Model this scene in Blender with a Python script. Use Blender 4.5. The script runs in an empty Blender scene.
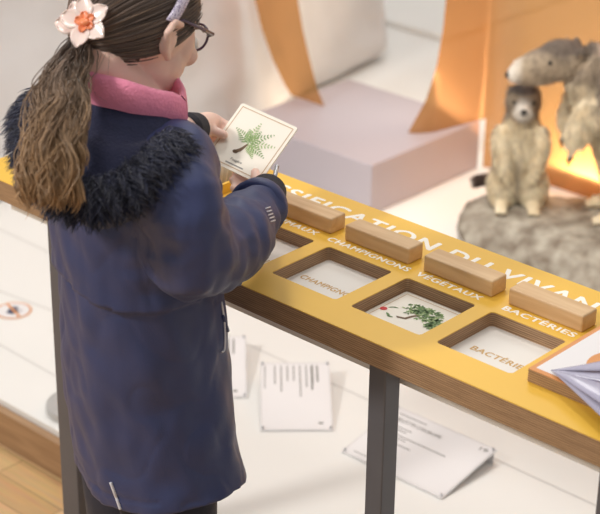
import bpy, bmesh, math, random
import numpy as np
from mathutils import Vector, Matrix, noise as mn
random.seed(7); rng = np.random.default_rng(7)
S = bpy.context.scene; COL = S.collection; PI = math.pi

# ------------------------------------------------------------------ camera
CF, CYAW, CPITCH, CROLL = 1715.4, -0.7417, 0.4444, 0.0129
CPOS = np.array([1.6185, -1.5478, 1.7914])
_fw = np.array([math.sin(CYAW)*math.cos(CPITCH), math.cos(CYAW)*math.cos(CPITCH), -math.sin(CPITCH)])
_r = np.array([math.cos(CYAW), -math.sin(CYAW), 0.0]); _u = np.cross(_r, _fw)
RIGHT = _r*math.cos(CROLL)+_u*math.sin(CROLL); UP = -_r*math.sin(CROLL)+_u*math.cos(CROLL); FWD = _fw
cam_data = bpy.data.cameras.new('camera'); cam = bpy.data.objects.new('camera', cam_data); COL.objects.link(cam)
cam_data.sensor_width = 36; cam_data.lens = CF/600*36; cam_data.clip_start = 0.05
M = Matrix.Identity(4)
for i in range(3):
    M[i][0], M[i][1], M[i][2], M[i][3] = RIGHT[i], UP[i], -FWD[i], CPOS[i]
cam.matrix_world = M
cam_data.dof.use_dof = True; cam_data.dof.focus_distance = 2.34; cam_data.dof.aperture_fstop = 6.3
S.camera = cam

# ------------------------------------------------------------------ light
W = bpy.data.worlds.new('world'); S.world = W; W.use_nodes = True
W.node_tree.nodes['Background'].inputs[0].default_value = (1.0, 0.985, 0.965, 1)
W.node_tree.nodes['Background'].inputs[1].default_value = 0.38

def area(name, loc, target, size, power, color=(1, .968, .925), shape='DISK', sy=None):
    l = bpy.data.lights.new(name, 'AREA'); l.shape = shape; l.size = size; l.energy = power; l.color = color
    if sy: l.size_y = sy
    o = bpy.data.objects.new(name, l); COL.objects.link(o); o.location = loc
    o.rotation_euler = (Vector(target)-Vector(loc)).to_track_quat('-Z', 'Y').to_euler(); return o
area('spot_track_rear_lamp', (-1.3, -3.0, 3.1), (-0.1, 0.3, 0.5), 0.45, 86)
area('spot_track_table_lamp', (-0.1, -0.75, 3.5), (0.0, 0.3, 0.3), 0.6, 12)
area('spot_track_case_lamp', (-0.9, 1.0, 3.6), (-0.5, 1.5, 0.1), 0.5, 30)
area('ceiling_soft_lamp', (1.0, 0.6, 3.6), (0.2, 0.6, 0.5), 1.6, 10)
area('ceiling_far_lamp', (-2.0, 3.2, 3.6), (-1.7, 2.4, 0.1), 1.2, 24)
area('screen_back_fill', (.0, 2.9, 1.3), (-.35, 1.84, .5), .9, 5, (1, .88, .68)).data.spread = math.radians(80)  # fill light added behind the orange screen to brighten its film
sl_ = bpy.data.lights.new('marmot_fill_spot', 'SPOT'); sl_.energy = 270; sl_.spot_size = math.radians(19); sl_.spot_blend = .5; sl_.shadow_soft_size = .12; sl_.color = (1, .93, .82)  # added fill spot that brightens the marmots, not a known fixture
so_ = bpy.data.objects.new('marmot_fill_spot', sl_); COL.objects.link(so_); so_.location = (.7, -.3, 3.3)
so_.rotation_euler = (Vector((-.44, 1.56, .34))-Vector(so_.location)).to_track_quat('-Z', 'Y').to_euler()
S.view_settings.view_transform = 'Standard'; S.view_settings.look = 'None'
S.view_settings.gamma = 1.0; S.view_settings.use_curve_mapping = False
S.view_settings.exposure = 0.0

def at(px, py, d):
    """point seen at a pixel of the photograph, d metres into the room"""
    return CPOS + d*(RIGHT*(px-300)/CF - UP*(py-257)/CF + FWD)

# ------------------------------------------------------------------ materials
def srgb(r, g, b):
    f = lambda c: (c/255/12.92) if c/255 <= .04045 else ((c/255+.055)/1.055)**2.4
    return (f(r), f(g), f(b), 1)
def mat(name, col, rough=.5, var=0.0, scale=20, bump=0.0, bscale=None, metal=0, sheen=0, coat=0, stretch=(1, 1, 1), sss=0, spec=.5, col2=None):
    m = bpy.data.materials.new(name); m.use_nodes = True; nt = m.node_tree; N = nt.nodes; L = nt.links
    b = N['Principled BSDF']; b.inputs['Base Color'].default_value = col; b.inputs['Roughness'].default_value = rough
    b.inputs['Metallic'].default_value = metal; b.inputs['Specular IOR Level'].default_value = spec
    if sheen: b.inputs['Sheen Weight'].default_value = sheen; b.inputs['Sheen Roughness'].default_value = .4
    if coat: b.inputs['Coat Weight'].default_value = coat; b.inputs['Coat Roughness'].default_value = .1
    if sss:
        b.inputs['Subsurface Weight'].default_value = sss; b.inputs['Subsurface Radius'].default_value = (.012, .005, .003); b.inputs['Subsurface Scale'].default_value = .6
    tc = N.new('ShaderNodeTexCoord'); mp = N.new('ShaderNodeMapping'); mp.inputs['Scale'].default_value = stretch
    L.new(tc.outputs['Object'], mp.inputs['Vector'])
    if var or col2:
        n = N.new('ShaderNodeTexNoise'); n.inputs['Scale'].default_value = scale; n.inputs['Detail'].default_value = 6
        L.new(mp.outputs[0], n.inputs['Vector'])
        r = N.new('ShaderNodeValToRGB'); r.color_ramp.elements[0].position = .32; r.color_ramp.elements[1].position = .68
        c2 = col2 or tuple(min(1, c*(1+var)) for c in col[:3])+(1,)
        c1 = col if col2 else tuple(c*(1-var) for c in col[:3])+(1,)
        r.color_ramp.elements[0].color = c1; r.color_ramp.elements[1].color = c2
        L.new(n.outputs['Fac'], r.inputs['Fac']); L.new(r.outputs['Color'], b.inputs['Base Color'])
    if bump:
        n2 = N.new('ShaderNodeTexNoise'); n2.inputs['Scale'].default_value = bscale or scale*4; n2.inputs['Detail'].default_value = 4
        L.new(mp.outputs[0], n2.inputs['Vector'])
        bp = N.new('ShaderNodeBump'); bp.inputs['Strength'].default_value = bump; bp.inputs['Distance'].default_value = .004
        L.new(n2.outputs['Fac'], bp.inputs['Height']); L.new(bp.outputs[0], b.inputs['Normal'])
    return m
def attr_mat(name, rough=.5, sheen=0, spec=.4, bump=0, bscale=200):
    m = bpy.data.materials.new(name); m.use_nodes = True; nt = m.node_tree; b = nt.nodes['Principled BSDF']
    a = nt.nodes.new('ShaderNodeAttribute'); a.attribute_name = 'Col'
    nt.links.new(a.outputs['Color'], b.inputs['Base Color']); b.inputs['Roughness'].default_value = rough
    b.inputs['Specular IOR Level'].default_value = spec
    if sheen: b.inputs['Sheen Weight'].default_value = sheen
    if bump:
        n2 = nt.nodes.new('ShaderNodeTexNoise'); n2.inputs['Scale'].default_value = bscale
        bp = nt.nodes.new('ShaderNodeBump'); bp.inputs['Strength'].default_value = bump; bp.inputs['Distance'].default_value = .004
        nt.links.new(n2.outputs['Fac'], bp.inputs['Height']); nt.links.new(bp.outputs[0], b.inputs['Normal'])
    return m
def ply_mat():
    m = bpy.data.materials.new('plywood_edge'); m.use_nodes = True; nt = m.node_tree; N = nt.nodes; L = nt.links
    b = N['Principled BSDF']; b.inputs['Roughness'].default_value = .55
    tc = N.new('ShaderNodeTexCoord'); sp = N.new('ShaderNodeSeparateXYZ'); L.new(tc.outputs['Object'], sp.inputs[0])
    n = N.new('ShaderNodeTexNoise'); n.inputs['Scale'].default_value = 14; n.inputs['Detail'].default_value = 5
    mp = N.new('ShaderNodeMapping'); mp.inputs['Scale'].default_value = (1, 1, 26); L.new(tc.outputs['Object'], mp.inputs[0]); L.new(mp.outputs[0], n.inputs['Vector'])
    a = N.new('ShaderNodeMath'); a.operation = 'MULTIPLY_ADD'; a.inputs[1].default_value = .0012
    L.new(n.outputs['Fac'], a.inputs[0]); L.new(sp.outputs['Z'], a.inputs[2])
    d = N.new('ShaderNodeMath'); d.operation = 'MULTIPLY'; d.inputs[1].default_value = 1/.0031; L.new(a.outputs[0], d.inputs[0])
    fr = N.new('ShaderNodeMath'); fr.operation = 'FRACT'; L.new(d.outputs[0], fr.inputs[0])
    r = N.new('ShaderNodeValToRGB'); e = r.color_ramp.elements
    e[0].position = 0; e[0].color = srgb(138, 106, 78); e[1].position = 1; e[1].color = srgb(142, 110, 82)
    for p, c in ((.35, srgb(176, 141, 106)), (.6, srgb(196, 160, 122)), (.8, srgb(156, 122, 90))):
        k = e.new(p); k.color = c
    L.new(fr.outputs[0], r.inputs[0])
    n3 = N.new('ShaderNodeTexNoise'); n3.inputs['Scale'].default_value = 30; L.new(mp.outputs[0], n3.inputs['Vector'])
    mx = N.new('ShaderNodeMix'); mx.data_type = 'RGBA'; mx.blend_type = 'MULTIPLY'; mx.inputs[0].default_value = .55
    L.new(r.outputs[0], mx.inputs[6]); r2 = N.new('ShaderNodeValToRGB'); r2.color_ramp.elements[0].position = .3; r2.color_ramp.elements[0].color = (.45, .42, .4, 1); r2.color_ramp.elements[1].position = .6
    L.new(n3.outputs['Fac'], r2.inputs[0]); L.new(r2.outputs[0], mx.inputs[7]); L.new(mx.outputs[2], b.inputs['Base Color'])
    return m
def wood_mat(name, c1, c2, scale=6, stretch=(1, 9, 9), rough=.45):
    m = bpy.data.materials.new(name); m.use_nodes = True; nt = m.node_tree; N = nt.nodes; L = nt.links
    b = N['Principled BSDF']; b.inputs['Roughness'].default_value = rough
    tc = N.new('ShaderNodeTexCoord'); mp = N.new('ShaderNodeMapping'); mp.inputs['Scale'].default_value = stretch
    oi = N.new('ShaderNodeObjectInfo'); ad = N.new('ShaderNodeVectorMath'); ad.operation = 'ADD'
    L.new(tc.outputs['Object'], ad.inputs[0]); L.new(oi.outputs['Random'], ad.inputs[1]); L.new(ad.outputs[0], mp.inputs[0])
    n = N.new('ShaderNodeTexNoise'); n.inputs['Scale'].default_value = scale; n.inputs['Detail'].default_value = 7; n.inputs['Distortion'].default_value = .7
    L.new(mp.outputs[0], n.inputs['Vector'])
    r = N.new('ShaderNodeValToRGB'); e = r.color_ramp.elements; e[0].position = .3; e[0].color = c1; e[1].position = .7; e[1].color = c2
    L.new(n.outputs['Fac'], r.inputs[0]); L.new(r.outputs[0], b.inputs['Base Color']); return m
def floor_mat():
    m = bpy.data.materials.new('floor_planks'); m.use_nodes = True; nt = m.node_tree; N = nt.nodes; L = nt.links
    b = N['Principled BSDF']; b.inputs['Roughness'].default_value = .4
    tc = N.new('ShaderNodeTexCoord'); br = N.new('ShaderNodeTexBrick'); br.offset = .37
    br.inputs['Scale'].default_value = 1; br.inputs['Brick Width'].default_value = .5; br.inputs['Row Height'].default_value = .06; br.inputs['Mortar Size'].default_value = .0009
    br.inputs['Color1'].default_value = srgb(228, 192, 142); br.inputs['Color2'].default_value = srgb(202, 160, 110); br.inputs['Mortar'].default_value = srgb(140, 105, 70)
    L.new(tc.outputs['Object'], br.inputs[0])
    mp = N.new('ShaderNodeMapping'); mp.inputs['Scale'].default_value = (3, 40, 1); L.new(tc.outputs['Object'], mp.inputs[0])
    n = N.new('ShaderNodeTexNoise'); n.inputs['Scale'].default_value = 3; n.inputs['Detail'].default_value = 6; L.new(mp.outputs[0], n.inputs[0])
    mx = N.new('ShaderNodeMix'); mx.data_type = 'RGBA'; mx.blend_type = 'MULTIPLY'; mx.inputs[0].default_value = .35
    L.new(br.outputs['Color'], mx.inputs[6]); L.new(n.outputs['Color'], mx.inputs[7])
    g = N.new('ShaderNodeHueSaturation'); g.inputs['Value'].default_value = 1.15; L.new(mx.outputs[2], g.inputs['Color']); L.new(g.outputs[0], b.inputs['Base Color'])
    return m
def film_mat():
    m = bpy.data.materials.new('orange_film'); m.use_nodes = True; nt = m.node_tree; N = nt.nodes; L = nt.links
    N.remove(N['Principled BSDF']); out = N['Material Output']
    tr = N.new('ShaderNodeBsdfTransparent'); tr.inputs[0].default_value = (.54, .28, .14, 1)
    tl = N.new('ShaderNodeBsdfTranslucent'); tl.inputs[0].default_value = (.97, .55, .18, 1)
    df = N.new('ShaderNodeBsdfDiffuse'); df.inputs[0].default_value = (.97, .55, .18, 1)
    gl = N.new('ShaderNodeBsdfGlossy'); gl.inputs['Roughness'].default_value = .25
    a = N.new('ShaderNodeMixShader'); a.inputs[0].default_value = .5; L.new(tl.outputs[0], a.inputs[1]); L.new(df.outputs[0], a.inputs[2])
    c = N.new('ShaderNodeMixShader'); c.inputs[0].default_value = .26; L.new(tr.outputs[0], c.inputs[1]); L.new(a.outputs[0], c.inputs[2])
    d = N.new('ShaderNodeMixShader'); d.inputs[0].default_value = .05; L.new(c.outputs[0], d.inputs[1]); L.new(gl.outputs[0], d.inputs[2])
    L.new(d.outputs[0], out.inputs[0]); return m
def glass_mat(name, col=(.9, .9, .92, 1)):
    m = bpy.data.materials.new(name); m.use_nodes = True; nt = m.node_tree; N = nt.nodes; L = nt.links
    N.remove(N['Principled BSDF']); tr = N.new('ShaderNodeBsdfTransparent'); tr.inputs[0].default_value = col
    gl = N.new('ShaderNodeBsdfGlossy'); gl.inputs['Roughness'].default_value = .03
    d = N.new('ShaderNodeMixShader'); d.inputs[0].default_value = .07; L.new(tr.outputs[0], d.inputs[1]); L.new(gl.outputs[0], d.inputs[2])
    L.new(d.outputs[0], N['Material Output'].inputs[0]); return m
def dots_mat(name, c1, c2, scale):
    m = bpy.data.materials.new(name); m.use_nodes = True; nt = m.node_tree; N = nt.nodes; L = nt.links
    b = N['Principled BSDF']; b.inputs['Roughness'].default_value = .7
    tc = N.new('ShaderNodeTexCoord'); ck = N.new('ShaderNodeTexVoronoi'); ck.inputs['Scale'].default_value = scale
    L.new(tc.outputs['Object'], ck.inputs[0]); r = N.new('ShaderNodeValToRGB'); r.color_ramp.elements[0].position = .3; r.color_ramp.elements[0].color = c1
    r.color_ramp.elements[1].position = .55; r.color_ramp.elements[1].color = c2
    L.new(ck.outputs['Distance'], r.inputs[0]); L.new(r.outputs[0], b.inputs['Base Color']); return m

WHITE = mat('white_platform', srgb(240, 238, 234), .35, .012, 3)
YEL = mat('yellow_laminate', srgb(237, 188, 70), .42, .03, 5)
PLY = ply_mat()
STEEL = mat('dark_painted_steel', srgb(100, 100, 106), .42, .04, 15, metal=.2)
BLOCK = wood_mat('pale_beech', srgb(203, 163, 117), srgb(224, 190, 146))
FASCIA = wood_mat('fascia_wood', srgb(150, 116, 84), srgb(178, 142, 106))
FLOOR = floor_mat()
LAV = mat('lavender_grey_lacquer', srgb(184, 174, 180), .38, .02, 4)
PLASTER = mat('rough_plaster', srgb(214, 210, 209), .85, .05, 5, .35, 9)
FILM = film_mat()
ROCKM = mat('grey_stone', srgb(116, 102, 88), .9, 0, 24, 1.0, 60, col2=srgb(180, 172, 158))
CARD = mat('cream_card', srgb(244, 236, 222), .5, .01, 20)
TAN = mat('tan_print', srgb(196, 160, 118), .5, .02, 20)
GOLD = mat('ochre_lettering', srgb(205, 165, 105), .5, .02, 20)
TXT = mat('white_lettering', srgb(252, 247, 236), .45, .01, 20)
GREYTXT = mat('grey_print', srgb(150, 146, 142), .6, .02, 20)
LEAF = [mat('leaf_green_%s' % n, c, .6, .1, 60) for n, c in (('mid', srgb(132, 162, 100)), ('pale', srgb(168, 190, 130)), ('dark', srgb(104, 134, 84)))]
BARK = mat('bark_brown', srgb(118, 92, 68), .7, .1, 60)
CHERRY = mat('cherry_red', srgb(205, 62, 62), .5, .06, 60)
NAVY = mat('navy_coat_fabric', srgb(55, 63, 103), .5, .05, 30, .12, 500, sheen=.04)
NAVY2 = mat('navy_fleece', srgb(42, 45, 72), .9, .10, 90, .5, 300, sheen=.25)
FURM = attr_mat('navy_faux_fur', .55, .2)
BLACK = mat('black_rib_knit', srgb(46, 44, 50), .85, .08, 200, .4, 500)
LEGM = mat('black_leggings', srgb(40, 40, 54), .7, .08, 100, .2, 400, sheen=.15)
SKIN = mat('skin', srgb(238, 200, 184), .5, .03, 18, sss=.12)
HAIR = attr_mat('brown_hair', .42, 0, .5)
PINK = mat('pink_fleece', srgb(252, 150, 180), .85, .05, 60, .5, 300, sheen=.2)
LILAC = dots_mat('lilac_woven_band', srgb(140, 125, 165), srgb(222, 212, 228), 420)
PETAL = mat('petal_plastic', srgb(248, 222, 212), .25, .03, 30, sss=.1, coat=.3)
PETALC = mat('petal_orange', srgb(240, 140, 92), .3, .12, 90)
FRAMEM = mat('purple_brown_frame', srgb(78, 52, 78), .25, .12, 60, coat=.3)
LENS = glass_mat('lens_glass', (.96, .96, .97, 1))
SILVER = mat('silver_metal', srgb(200, 200, 205), .3, .03, 30, metal=.9)
TAPE = mat('white_piping', srgb(222, 220, 226), .6, .02, 60)
MFUR = attr_mat('marmot_fur', .8, .1, .25, .6, 260)
DARKM = mat('black_claw_and_eye', srgb(28, 24, 24), .25, .05, 50)
CLAW = mat('pale_paw', srgb(200, 180, 150), .7, .08, 60)
PAPER = mat('white_paper', srgb(236, 232, 232), .5, .01, 10)
SLEEVE = mat('lilac_grey_plastic', srgb(178, 174, 194), .25, .05, 9, .2, 14, coat=.3)
ORANGE = mat('orange_print', srgb(222, 152, 92), .5, .02, 20)
GREYDISC = mat('grey_metal_disc', srgb(188, 186, 184), .4, .02, 20, metal=.2)
SEAM = mat('seam_grey', srgb(206, 202, 198), .5, .01, 10)
SIGNB = mat('sign_dark_blue', srgb(62, 66, 98), .5, .03, 30)

# ------------------------------------------------------------------ mesh helpers
def link(name, me, m=None, parent=None):
    o = bpy.data.objects.new(name, me); COL.objects.link(o)
    if m is not None and not me.materials: me.materials.append(m)
    if parent is not None: o.parent = parent
    return o
def tag(o, label, cat, group=None, kind=None):
    if label: o['label'] = label
    if cat: o['category'] = cat
    if group: o['group'] = group
    if kind: o['kind'] = kind
    return o
def thing(name, label, cat, loc=(0, 0, 0), rz=0, group=None):
    o = bpy.data.objects.new(name, None); COL.objects.link(o); o.location = loc; o.rotation_euler = (0, 0, rz)
    o.empty_display_size = .05
    return tag(o, label, cat, group)
def structure(o): o['kind'] = 'structure'; return o
def pydata(name, v, f, m=None, parent=None, smooth=False):
    me = bpy.data.meshes.new(name); me.from_pydata([tuple(map(float, p)) for p in v], [], f); me.update()
    if smooth:
        me.shade_smooth()
    return link(name, me, m, parent)
def bm_obj(name, bm, m=None, parent=None, smooth=False):
    bmesh.ops.recalc_face_normals(bm, faces=bm.faces)
    me = bpy.data.meshes.new(name); bm.to_mesh(me); bm.free()
    if smooth: me.shade_smooth()
    return link(name, me, m, parent)
def add_box(bm, lo, hi, bev=0, seg=2, mtx=None):
    r = bmesh.ops.create_cube(bm, size=1); vs = r['verts']
    lo, hi = Vector(lo), Vector(hi)
    for v in vs: v.co = Vector((lo[i]+(v.co[i]+.5)*(hi[i]-lo[i]) for i in range(3)))
    if bev:
        es = list({e for v in vs for e in v.link_edges})
        r2 = bmesh.ops.bevel(bm, geom=es, offset=bev, segments=seg, affect='EDGES', profile=.5)
        vs = list({v for f in r2['faces'] for v in f.verts} | {v for v in vs if v.is_valid})
    if mtx is not None: bmesh.ops.transform(bm, matrix=mtx, verts=[v for v in vs if v.is_valid])
    return vs
def box(name, lo, hi, m, parent=None, bev=.001, mtx=None):
    bm = bmesh.new(); add_box(bm, lo, hi, bev, 2, mtx); return bm_obj(name, bm, m, parent)
def tube_data(path, radii, n=10, cap=True):
    """swept tube, parallel transport; radii scalar per point or (a,b)"""
    P = [Vector(map(float, p)) for p in path]; V, F = [], []
    t0 = (P[1]-P[0]).normalized(); a = Vector((0, 0, 1)) if abs(t0.z) < .9 else Vector((1, 0, 0)); u = t0.cross(a).normalized()
    for i, p in enumerate(P):
        t = (P[min(i+1, len(P)-1)]-P[max(i-1, 0)]).normalized(); u = (u-t*u.dot(t)).normalized(); w = t.cross(u)
        r = radii[i] if hasattr(radii, '__len__') else radii
        for k in range(n):
            q = 2*PI*k/n; V.append(p+u*math.cos(q)*r+w*math.sin(q)*r)
    for i in range(len(P)-1):
        for k in range(n):
            k2 = (k+1) % n; F.append((i*n+k, i*n+k2, (i+1)*n+k2, (i+1)*n+k))
    if cap:
        V.append(P[0]); V.append(P[-1]); c0, c1 = len(V)-2, len(V)-1; b = (len(P)-1)*n
        for k in range(n):
            k2 = (k+1) % n; F.append((c0, k2, k)); F.append((c1, b+k, b+k2))
    return V, F
def smooth_path(pts, n):
    """Catmull-Rom through rows (any dimension)"""
    P = np.array(pts, float); P = np.vstack([2*P[0]-P[1], P, 2*P[-1]-P[-2]]); out = []
    m = len(P)-3
    for t in np.linspace(0, m-1e-9, n):
        i = int(t); f = t-i; a, b, c, d = P[i:i+4]
        out.append(.5*((2*b)+(c-a)*f+(2*a-5*b+4*c-d)*f*f+(3*b-a-3*c+d)*f**3))
    return np.array(out)
class MB:
    def __init__(s): s.v, s.f = [], []
    def add(s, V, F):
        b = len(s.v); s.v += [tuple(map(float, p)) for p in V]; s.f += [tuple(i+b for i in f) for f in F]; return s
    def tube(s, path, radii, n=10): return s.add(*tube_data(path, radii, n))
    def ell(s, c, r, mtx=None, nu=20, nv=12):
        V, F = [], []
        for i in range(nv+1):
            ph = PI*i/nv
            for k in range(nu):
                q = 2*PI*k/nu; V.append(Vector((r[0]*math.sin(ph)*math.cos(q), r[1]*math.sin(ph)*math.sin(q), r[2]*math.cos(ph))))
        for i in range(nv):
            for k in range(nu):
                k2 = (k+1) % nu; F.append((i*nu+k, (i+1)*nu+k, (i+1)*nu+k2, i*nu+k2))
        if mtx is not None: V = [mtx @ v for v in V]
        return s.add([v+Vector(c) for v in V], F)
    def build(s, name, m, parent=None, smooth=True): return pydata(name, s.v, s.f, m, parent, smooth)
def remesh(mb, voxel, smooth=2):
    me = bpy.data.meshes.new('tmp'); me.from_pydata(mb.v, [], mb.f); me.update()
    o = bpy.data.objects.new('tmp', me); COL.objects.link(o)
    r = o.modifiers.new('r', 'REMESH'); r.mode = 'VOXEL'; r.voxel_size = voxel; r.adaptivity = 0
    if smooth:
        k = o.modifiers.new('s', 'SMOOTH'); k.factor = .5; k.iterations = smooth
    dg = bpy.context.evaluated_depsgraph_get(); out = bpy.data.meshes.new_from_object(o.evaluated_get(dg))
    bpy.data.objects.remove(o); bpy.data.meshes.remove(me); out.shade_smooth(); out.materials.clear(); return out
def get_vn(me):
    n = len(me.vertices); v = np.empty(n*3); me.vertices.foreach_get('co', v); q = np.empty(n*3); me.vertex_normals.foreach_get('vector', q)
    return v.reshape(-1, 3), q.reshape(-1, 3)
def set_v(me, v): me.vertices.foreach_set('co', np.ascontiguousarray(v).ravel()); me.update()
def set_col(me, col):
    a = me.color_attributes.new('Col', 'FLOAT_COLOR', 'POINT'); c = np.ones((len(me.vertices), 4)); c[:, :3] = col; a.data.foreach_set('color', c.ravel())
def strands(name, paths, radii, cols, m, parent=None):
    """many tapered hair strands in one mesh; paths (n,k,3), radii (k,), cols (n,k,3)"""
    P = np.asarray(paths); n, k, _ = P.shape; T = np.gradient(P, axis=1); T /= np.linalg.norm(T, axis=2, keepdims=True)+1e-12
    ref = rng.normal(size=(n, 1, 3)); U = np.cross(T, ref); U /= np.linalg.norm(U, axis=2, keepdims=True)+1e-12; Wv = np.cross(T, U)
    R = np.asarray(radii); R = R[None, :, None] if R.ndim == 1 else R[:, :, None]
    V = np.stack([P+R*(U*math.cos(q)+Wv*math.sin(q)) for q in (0, 2*PI/3, 4*PI/3)], 2).reshape(-1, 3)
    base = (np.arange(n)[:, None]*k+np.arange(k-1)[None, :]).ravel()*3; F = []
    for a in range(3):
        b = (a+1) % 3; F.append(np.stack([base+a, base+b, base+3+b, base+3+a], 1))
    F = np.concatenate(F); me = bpy.data.meshes.new(name)
    me.vertices.add(len(V)); me.vertices.foreach_set('co', V.ravel()); me.loops.add(F.size); me.loops.foreach_set('vertex_index', F.ravel().astype(np.int32))
    me.polygons.add(len(F)); me.polygons.foreach_set('loop_start', (np.arange(len(F))*4).astype(np.int32)); me.update(calc_edges=True); me.shade_smooth()
    set_col(me, np.repeat(np.asarray(cols).reshape(-1, 3), 3, axis=0)); return link(name, me, m, parent)
def poly_slab(name, outers, holes, z0, z1, m, parent=None, bev=0):
    """flat outline with holes, extruded between z0 and z1"""
    c = bpy.data.curves.new(name, 'CURVE'); c.dimensions = '2D'; c.fill_mode = 'BOTH'; c.extrude = (z1-z0)/2; c.bevel_depth = bev
    for pl in list(outers)+list(holes):
        s = c.splines.new('POLY'); s.points.add(len(pl)-1); s.use_cyclic_u = True
        for q, p in zip(s.points, pl): q.co = (p[0], p[1], 0, 1)
    o = bpy.data.objects.new('tmp', c); COL.objects.link(o); dg = bpy.context.evaluated_depsgraph_get()
    me = bpy.data.meshes.new_from_object(o.evaluated_get(dg)); bpy.data.objects.remove(o)
    me.transform(Matrix.Translation((0, 0, (z0+z1)/2))); me.materials.clear(); return link(name, me, m, parent)
def rrect(x0, y0, x1, y1, r, n=5):
    out = []
    for cx, cy, a in ((x1-r, y1-r, 0), (x0+r, y1-r, 90), (x0+r, y0+r, 180), (x1-r, y0+r, 270)):
        for i in range(n+1):
            q = math.radians(a+90*i/n); out.append((cx+r*math.cos(q), cy+r*math.sin(q)))
    return out
def text(name, body, m, parent, width, height, mtx, bold=.02, thick=.0002, spacing=1.0, letters=False):
    """lettering scaled to width x cap height, baseline from local origin along local x"""
    c = bpy.data.curves.new('t', 'FONT'); c.body = body; c.size = 1; c.space_character = spacing; c.extrude = 0
    o = bpy.data.objects.new('tmp', c); COL.objects.link(o); dg = bpy.context.evaluated_depsgraph_get()
    m0 = bpy.data.meshes.new_from_object(o.evaluated_get(dg)); bpy.data.objects.remove(o)
    v, _ = get_vn(m0); v = v.copy(); lo, hi = v.min(0), v.max(0); fs = [tuple(p.vertices) for p in m0.polygons]; VV, FF = [], []
    for k, (dx, dy) in enumerate(((0, 0), (1, 0), (-1, 0), (0, .7), (0, -.7))):     # heavier strokes
        q = v.copy(); q[:, 0] = (q[:, 0]-lo[0]+dx*bold)*width/(hi[0]-lo[0]); q[:, 1] = (q[:, 1]+dy*bold)*height/.73; q[:, 2] = thick+k*1.2e-5
        FF += [tuple(j+len(VV) for j in f) for f in fs]; VV += [tuple(p) for p in q]
    me = bpy.data.meshes.new(name); me.from_pydata(VV, [], FF); me.update()
    me.transform(mtx); me.name = name; return link(name, me, m, parent)
def flat(name, pts, m, parent, mtx, z=.0003):
    """thin printed mark: list of polygons in local xy"""
    V, F = [], []
    for pl in pts:
        b = len(V); V += [(p[0], p[1], z) for p in pl]; F.append(tuple(range(b, b+len(pl))))
    me = bpy.data.meshes.new(name); me.from_pydata(V, [], F); me.transform(mtx); me.update(); return link(name, me, m, parent)
def bar(x0, y0, x1, y1): return [(x0, y0), (x1, y0), (x1, y1), (x0, y1)]
def disc(cx, cy, r, n=24, ry=None): return [(cx+r*math.cos(2*PI*i/n), cy+(ry or r)*math.sin(2*PI*i/n)) for i in range(n)]
def leafp(x, y, a, L, w):
    c, s = math.cos(a), math.sin(a); q = [(0, 0), (.3*L, w), (.7*L, .8*w), (L, 0), (.7*L, -.8*w), (.3*L, -w)]
    return [(x+c*p-s*t, y+s*p+c*t) for p, t in q]
def frame4(poly_w, poly_h, inset, t):
    a, b = poly_w/2-inset, poly_h/2-inset
    return [bar(-a, -b, a, -b+t), bar(-a, b-t, a, b), bar(-a, -b+t, -a+t, b-t), bar(a-t, -b+t, a, b-t)]
T = Matrix.Translation

# ------------------------------------------------------------------ setting
PZ = .09     # top of the white exhibition platform
structure(box('floor', (-6, -3.5, -.02), (4.5, 5.2, 0), FLOOR, bev=0))
structure(box('platform', (-6, .205, 0.002), (4.0, 5.0, PZ), WHITE, bev=.002))
structure(box('trim_1', (-6, .185, 0.002), (4.0, .203, PZ-.012), FASCIA, bev=.001))
structure(box('wall_back', (-6, 5.02, 0), (4.5, 5.2, 3.9), mat('white_wall', srgb(232, 228, 224), .8, .02, 4), bev=0))
seam = MB()
for a, b in (((-2.2, .70), (1.5, .70)), ((-1.9, .40), (-.65, .56)), ((-1.6, .36), (-.55, .33))):
    d = np.array([b[0]-a[0], b[1]-a[1]]); nn = np.array([-d[1], d[0]])/np.linalg.norm(d)*.0016
    q = [np.append(np.array(a)+nn, PZ+.0006), np.append(np.array(a)-nn, PZ+.0006), np.append(np.array(b)-nn, PZ+.0006), np.append(np.array(b)+nn, PZ+.0006)]
    seam.add(q, [(0, 1, 2, 3)])
structure(seam.build('trim_2', SEAM, None, False))

# ------------------------------------------------------------------ the long interactive table
TZ, TT, FLZ = .75, .035, .729
X0, X1, Y0, Y1 = -.452, .98, -.0556, .2684
PS, PW = .1459, .12
tab = thing('game_table', 'long narrow yellow-topped plywood table with recessed pockets and dark steel legs', 'table', (.25, .1, 0))
def tl(o): o.location = -tab.location + Vector(o.location); return o
def tp(o):        # keep the world position of a part of the table
    o.parent = tab; o.matrix_parent_inverse = Matrix.Translation(-Vector(tab.location)); return o
holes = [rrect(i*PS, 0, i*PS+PW, PW, .006) for i in range(4)]
BX = (-.262, .045, -.094, .245)       # slot of the card file
tray_hole = rrect(*BX, .004)
top = tp(poly_slab('plywood_top', [rrect(X0, Y0, X1, Y1, .004)], holes+[tray_hole], TZ-TT, TZ-.0012, PLY))
lam = tp(poly_slab('yellow_surface', [rrect(X0, Y0, X1, Y1, .004)], holes+[tray_hole], TZ-.0012, TZ, YEL))
FLR = mat('pocket_floor_board', srgb(236, 230, 222), .5, .015, 15)
names = ['ANIMAUX', 'CHAMPIGNONS', 'VÉGÉTAUX', 'BACTÉRIES']
for i in range(4):
    f = tp(box('pocket_floor', (i*PS-.002, -.002, FLZ-.012), (i*PS+PW+.002, PW+.002, FLZ), FLR, bev=0))
    if i != 2:
        wd = {0: .080, 1: .109, 3: .089}[i]; xs = {0: .022, 1: .1555, 3: .4575}[i]
        tp(text('pocket_word', names[i], GOLD, None, wd, .0118, T((xs, .0475, FLZ+.0002)), .030, 0, 1.08))
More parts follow.
